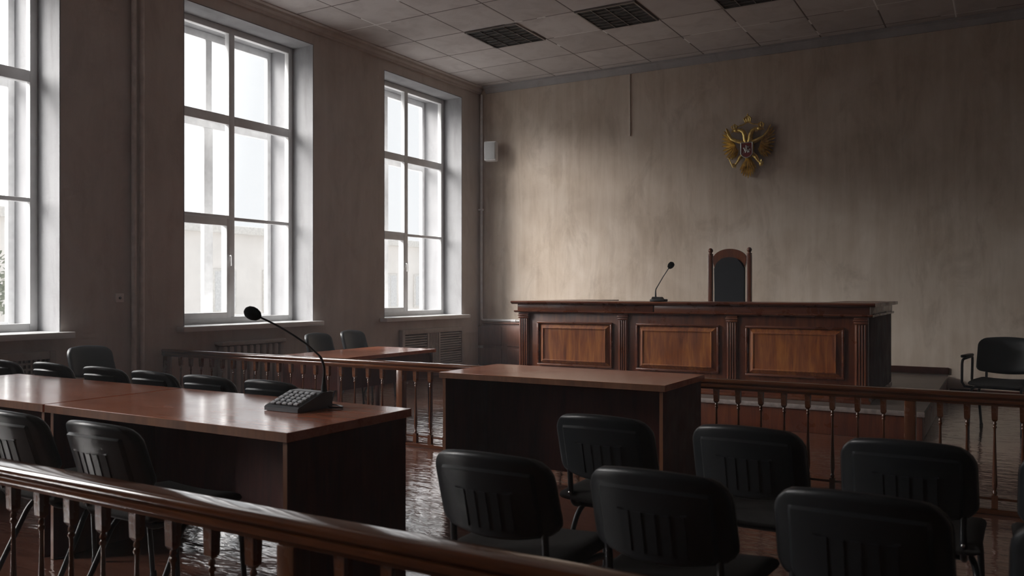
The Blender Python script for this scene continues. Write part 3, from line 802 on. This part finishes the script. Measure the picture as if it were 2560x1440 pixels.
# ------------------------------------------------------------------ gilded double-headed eagle on the back wall
t = thing('eagle_emblem', 'gilded double headed eagle coat of arms on the back wall', 'coat of arms', (-3.065, YB-.015, 3.30))
U = .00082
def E(px, py): return ((px-640)*U, -(py-740)*U)
def feather(m, base, tip, w, y, ridge=.018):
    b = Vector((base[0], base[1])); t_ = Vector((tip[0], tip[1])); d = t_-b; n = Vector((-d.y, d.x)).normalized()*w
    pts = []
    for f, k in ((0, .55), (.35, .95), (.7, 1.0), (.9, .62), (1, .0)):
        c = b+d*f; pts.append((c-n*k, c, c+n*k))
    vs = []; fs = []
    for l, c, r in pts:
        vs += [(l.x, y, l.y), (c.x, y-ridge, c.y), (r.x, y, r.y), (c.x, y+.012, c.y)]
    for i in range(len(pts)-1):
        a = 4*i
        for k in range(4): fs.append((a+k, a+(k+1) % 4, a+4+(k+1) % 4, a+4+k))
    fs.append((0, 1, 2, 3))
    m.add(vs, fs)
for s in (-1, 1):
    def Q(px, py): x, z = E(px, py); return (x*(-s), z)
    m = MB()
    tips = [(262, 395), (222, 440), (200, 500), (188, 565), (186, 635), (192, 705), (204, 780), (228, 848), (262, 905), (308, 945), (358, 950), (405, 915)]
    for i, tp in enumerate(tips):
        f = i/(len(tips)-1); bx = 340+110*f; by = 600+190*f
        feather(m, Q(bx+20, by), Q(*tp), .017, -.035-.002*(i % 2))
    for i in range(8):
        f = i/7; a = math.radians(118+f*150); bx, by = 430, 715
        feather(m, Q(bx, by), Q(bx-10+165*math.cos(a)*.95, by-150*math.sin(a)), .016, -.06)
    m.tube([(*Q(270, 420),)[:1]+(-.055,)+(*Q(270, 420),)[1:], Q(310, 520)[:1]+(-.065,)+Q(310, 520)[1:], Q(370, 600)[:1]+(-.07,)+Q(370, 600)[1:], Q(450, 640)[:1]+(-.07,)+Q(450, 640)[1:], Q(560, 680)[:1]+(-.06,)+Q(560, 680)[1:]], [.006, .016, .022, .026, .03], 8)
    m.build('wing', 'gold', t, 25)
    m = MB()
    def V(px, py, y): x, z = Q(px, py); return (x, y, z)
    m.tube([V(625, 700, -.05), V(600, 620, -.06), V(592, 550, -.065), V(565, 490, -.07), V(515, 462, -.07), V(460, 462, -.07)], [.042, .038, .034, .03, .027, .024], 10)
    m.sphere(V(445, 462, -.072), (.034, .03, .028)); 
    m.tube([V(420, 458, -.072), V(380, 470, -.07), V(364, 495, -.068)], [.018, .012, .003], 8)
    for k in range(4): m.tube([V(560-k*30, 480, -.085), V(575-k*30, 520, -.078)], [.008, .002], 6)
    m.build('head', 'gold', t)
    c = MB()
    cx_, cy_ = 418, 410
    for dx in (-38, 0, 38): c.tube([V(cx_+dx*.8, cy_+18, -.07), V(cx_+dx*1.25, cy_-18, -.075), V(cx_+dx*.4, cy_-48, -.07)], [.011, .014, .006], 8)
    c.tube([V(cx_-42, cy_+20, -.07), V(cx_+42, cy_+20, -.07)], .010, 8); c.sphere(V(cx_, cy_-52, -.07), .011, 8, 6)
    c.build('crown', 'gold', t)
    g = MB()
    g.tube([V(560, 880, -.05), V(505, 930, -.06), V(470, 990, -.06), V(430, 1040, -.06)], [.034, .026, .018, .014], 8)
    for dx, dy in ((-50, 10), (-30, 45), (10, 50), (-55, -25)):
        g.tube([V(430, 1040, -.06), V(430+dx*.7, 1040+dy*.7, -.075), V(430+dx, 1040+dy+10, -.06)], [.012, .010, .003], 6)
    g.build('leg', 'gold', t)
c = MB()
def V(px, py, y): x, z = E(px, py); return (x, y, z)
for dx in (-48, -18, 18, 48): c.tube([V(640+dx*.8, 330, -.06), V(640+dx*1.15, 280, -.07), V(640+dx*.4, 232, -.065)], [.012, .016, .008], 8)
c.tube([V(590, 335, -.06), V(690, 335, -.06)], .012, 8); c.sphere(V(640, 224, -.065), .013, 8, 6)
c.tube([V(640, 220, -.065), V(640, 188, -.065)], .006, 6); c.tube([V(628, 203, -.065), V(652, 203, -.065)], .005, 6)
c.build('crown', 'gold', t)
r_ = MB()
for s in (-1, 1): r_.tube([V(640+s*30, 345, -.05), V(640+s*90, 375, -.055), V(640+s*150, 385, -.05), V(640+s*180, 400, -.05)], [.008, .009, .008, .006], 6)
r_.build('ribbon', 'gold', t)
MB().sphere((0, -.045, -.03), (.085, .035, .16), 18, 12).build('body', 'gold', t)
m = MB()
for i, tp in enumerate(((500, 1130), (525, 1190), (555, 1232), (597, 1255), (640, 1280), (683, 1255), (725, 1232), (755, 1190), (780, 1130))):
    feather(m, E(640+(i-4)*9, 960), E(*tp), .016, -.04-.004*(i % 2))
for i in range(5): feather(m, E(640+(i-2)*10, 940), E(640+(i-2)*42, 1110), .014, -.062)
m.build('tail', 'gold', t, 25)
sh = MB().prism([(-.078, .095), (-.078, -.06), (-.05, -.095), (0, -.115), (.05, -.095), (.078, -.06), (.078, .095)], 'Y', -.105, -.07)
sh.xf(Matrix.Translation((-.004, 0, -.052))); so = sh.build('shield', 'crimson', t, 0)
b = MB()
loop = [(-.078, .095), (-.078, -.06), (-.05, -.095), (0, -.115), (.05, -.095), (.078, -.06), (.078, .095), (-.078, .095)]
b.tube([(x-.004, -.105, z-.052) for x, z in loop[:4]], .007, 6).tube([(x-.004, -.105, z-.052) for x, z in loop[3:7]], .007, 6).tube([(x-.004, -.105, z-.052) for x, z in loop[6:]], .007, 6)
b.build('shield_rim', 'silver', so)
h = MB()   # horse and rider in relief
def H(x, z): return (x*.9-.004, -.108, z*.9-.050)
h.sphere(H(.0, -.012), (.034, .012, .019), 12, 8)
h.tube([H(-.022, -.002), H(-.042, .025), H(-.056, .018)], [.014, .011, .006], 8)
for a in ((-.026, -.02, -.046, -.042), (-.014, -.022, -.022, -.056), (.018, -.02, .014, -.056), (.028, -.018, .038, -.052)): h.tube([H(a[0], a[1]), H((a[0]+a[2])/2+.006, (a[1]+a[3])/2), H(a[2], a[3])], [.008, .006, .004], 6)
h.tube([H(.03, -.004), H(.05, .004), H(.054, -.026)], [.006, .007, .003], 6)
h.tube([H(.002, -.004), H(.0, .03), H(-.004, .045)], [.012, .013, .008], 8); h.sphere(H(-.006, .056), .010, 8, 6)
h.tube([H(.01, .05), H(-.06, -.07)], .0028, 6); h.tube([H(.004, .04), H(.03, .03), H(.045, .05)], [.010, .012, .003], 6)
h.build('rider', 'silver', so)
MB().tube([V(395, 1085, -.085), V(330, 930, -.085)], [.007, .006], 6).sphere(V(327, 920, -.085), .016, 8, 6).build('sceptre', 'gold', t)
MB().sphere(V(872, 1055, -.085), .032, 12, 8).tube([V(872, 1018, -.085), V(872, 985, -.085)], .006, 6).tube([V(860, 1002, -.085), V(884, 1002, -.085)], .005, 6).build('orb', 'gold', t)

# ------------------------------------------------------------------ light
SKY, GLOW, SUN = 1.12, 5.2, 13.0
wd = bpy.data.worlds.new('overcast'); S.world = wd; wd.use_nodes = True
nt = wd.node_tree; bg = nt.nodes['Background']
tc = nt.nodes.new('ShaderNodeTexCoord'); sp = nt.nodes.new('ShaderNodeSeparateXYZ'); nt.links.new(tc.outputs['Generated'], sp.inputs[0])
SKYC = ramp(nt, math_(nt, 'ADD', math_(nt, 'MULTIPLY', sp.outputs[2], .5), .5), [(.48, (.50, .50, .50)), (.53, (.97, .985, 1.0)), (.75, (1.02, 1.035, 1.05)), (1, (1.1, 1.13, 1.16))])
# a bright hazy part of the sky, behind thin cloud, off to the near side of the building
SD = Vector((-.78, -.60, .18)).normalized()
vd = nt.nodes.new('ShaderNodeVectorMath'); vd.operation = 'DOT_PRODUCT'; nt.links.new(tc.outputs['Generated'], vd.inputs[0]); vd.inputs[1].default_value = SD
gl = ramp(nt, vd.outputs['Value'], [(.20, (1, 1, 1)), (.62, (2.6, 2.55, 2.5)), (.95, (GLOW, GLOW*.97, GLOW*.94))])
nt.links.new(mixc(nt, 1.0, SKYC, gl, 'MULTIPLY'), bg.inputs[0]); bg.inputs[1].default_value = SKY
def sun(name, d, ang, e, col):
    l = bpy.data.lights.new(name, 'SUN'); l.energy = e; l.angle = math.radians(ang); l.color = col
    o = bpy.data.objects.new(name, l); COL.objects.link(o)
    o.rotation_euler = Vector((0, 0, -1)).rotation_difference(Vector(d).normalized()).to_euler()
    o.location = (-14, -10, 6)
sun('hazy_sun', (.80, .45, -.50), 39, SUN, (1.0, .96, .92))
for i, (a, b) in enumerate(WINS):
    l = bpy.data.lights.new('window_portal', 'AREA'); l.shape = 'RECTANGLE'; l.size = b-a; l.size_y = ZT-ZS
    o = bpy.data.objects.new('window_portal', l); COL.objects.link(o)
    o.location = (XL-WT-.02, (a+b)/2, (ZS+ZT)/2)
    o.rotation_euler = Matrix(((0, 0, -1), (1, 0, 0), (0, -1, 0))).to_euler()
    l.cycles.is_portal = True

hz = bpy.data.materials.new('room_haze'); hz.use_nodes = True; hn = hz.node_tree
hn.nodes.remove(hn.nodes['Principled BSDF'])
vs_ = hn.nodes.new('ShaderNodeVolumeScatter'); vs_.inputs['Density'].default_value = .008; vs_.inputs['Color'].default_value = (.93, .96, 1, 1); vs_.inputs['Anisotropy'].default_value = .0
hn.links.new(vs_.outputs[0], hn.nodes['Material Output'].inputs['Volume']); M['haze'] = hz
hb = MB().box(XL-WT-.03, XR+.31, YF-.31, YB+.31, -.21, ZC+.21).build('haze', 'haze', smooth=0)
tag(hb, 'thin grey haze hanging in the room under the windows', 'haze'); hb['kind'] = 'stuff'

# ------------------------------------------------------------------ camera
cam = bpy.data.cameras.new('camera'); co = bpy.data.objects.new('camera', cam); COL.objects.link(co)
cam.sensor_width = 36; cam.lens = 36*2100/2560
co.location = (0, 0, 1.3); co.rotation_euler = (PI/2, 0, math.radians(30.4))
cam.shift_y = 7/2560; cam.clip_start = .05; cam.clip_end = 300
cam.dof.use_dof = True; cam.dof.focus_distance = 7.0; cam.dof.aperture_fstop = 4.0
S.camera = co
S.view_settings.view_transform = 'Standard'; S.view_settings.look = 'None'
S.view_settings.exposure = 0; S.view_settings.gamma = 1; S.view_settings.use_curve_mapping = False
S.cycles.use_denoising = True
S.cycles.max_bounces = 8; S.cycles.diffuse_bounces = 5; S.cycles.glossy_bounces = 3; S.cycles.volume_bounces = 0; S.cycles.transparent_max_bounces = 12
S.cycles.use_adaptive_sampling = True; S.cycles.adaptive_threshold = .08; S.cycles.adaptive_min_samples = 16
S.cycles.caustics_reflective = False; S.cycles.caustics_refractive = False
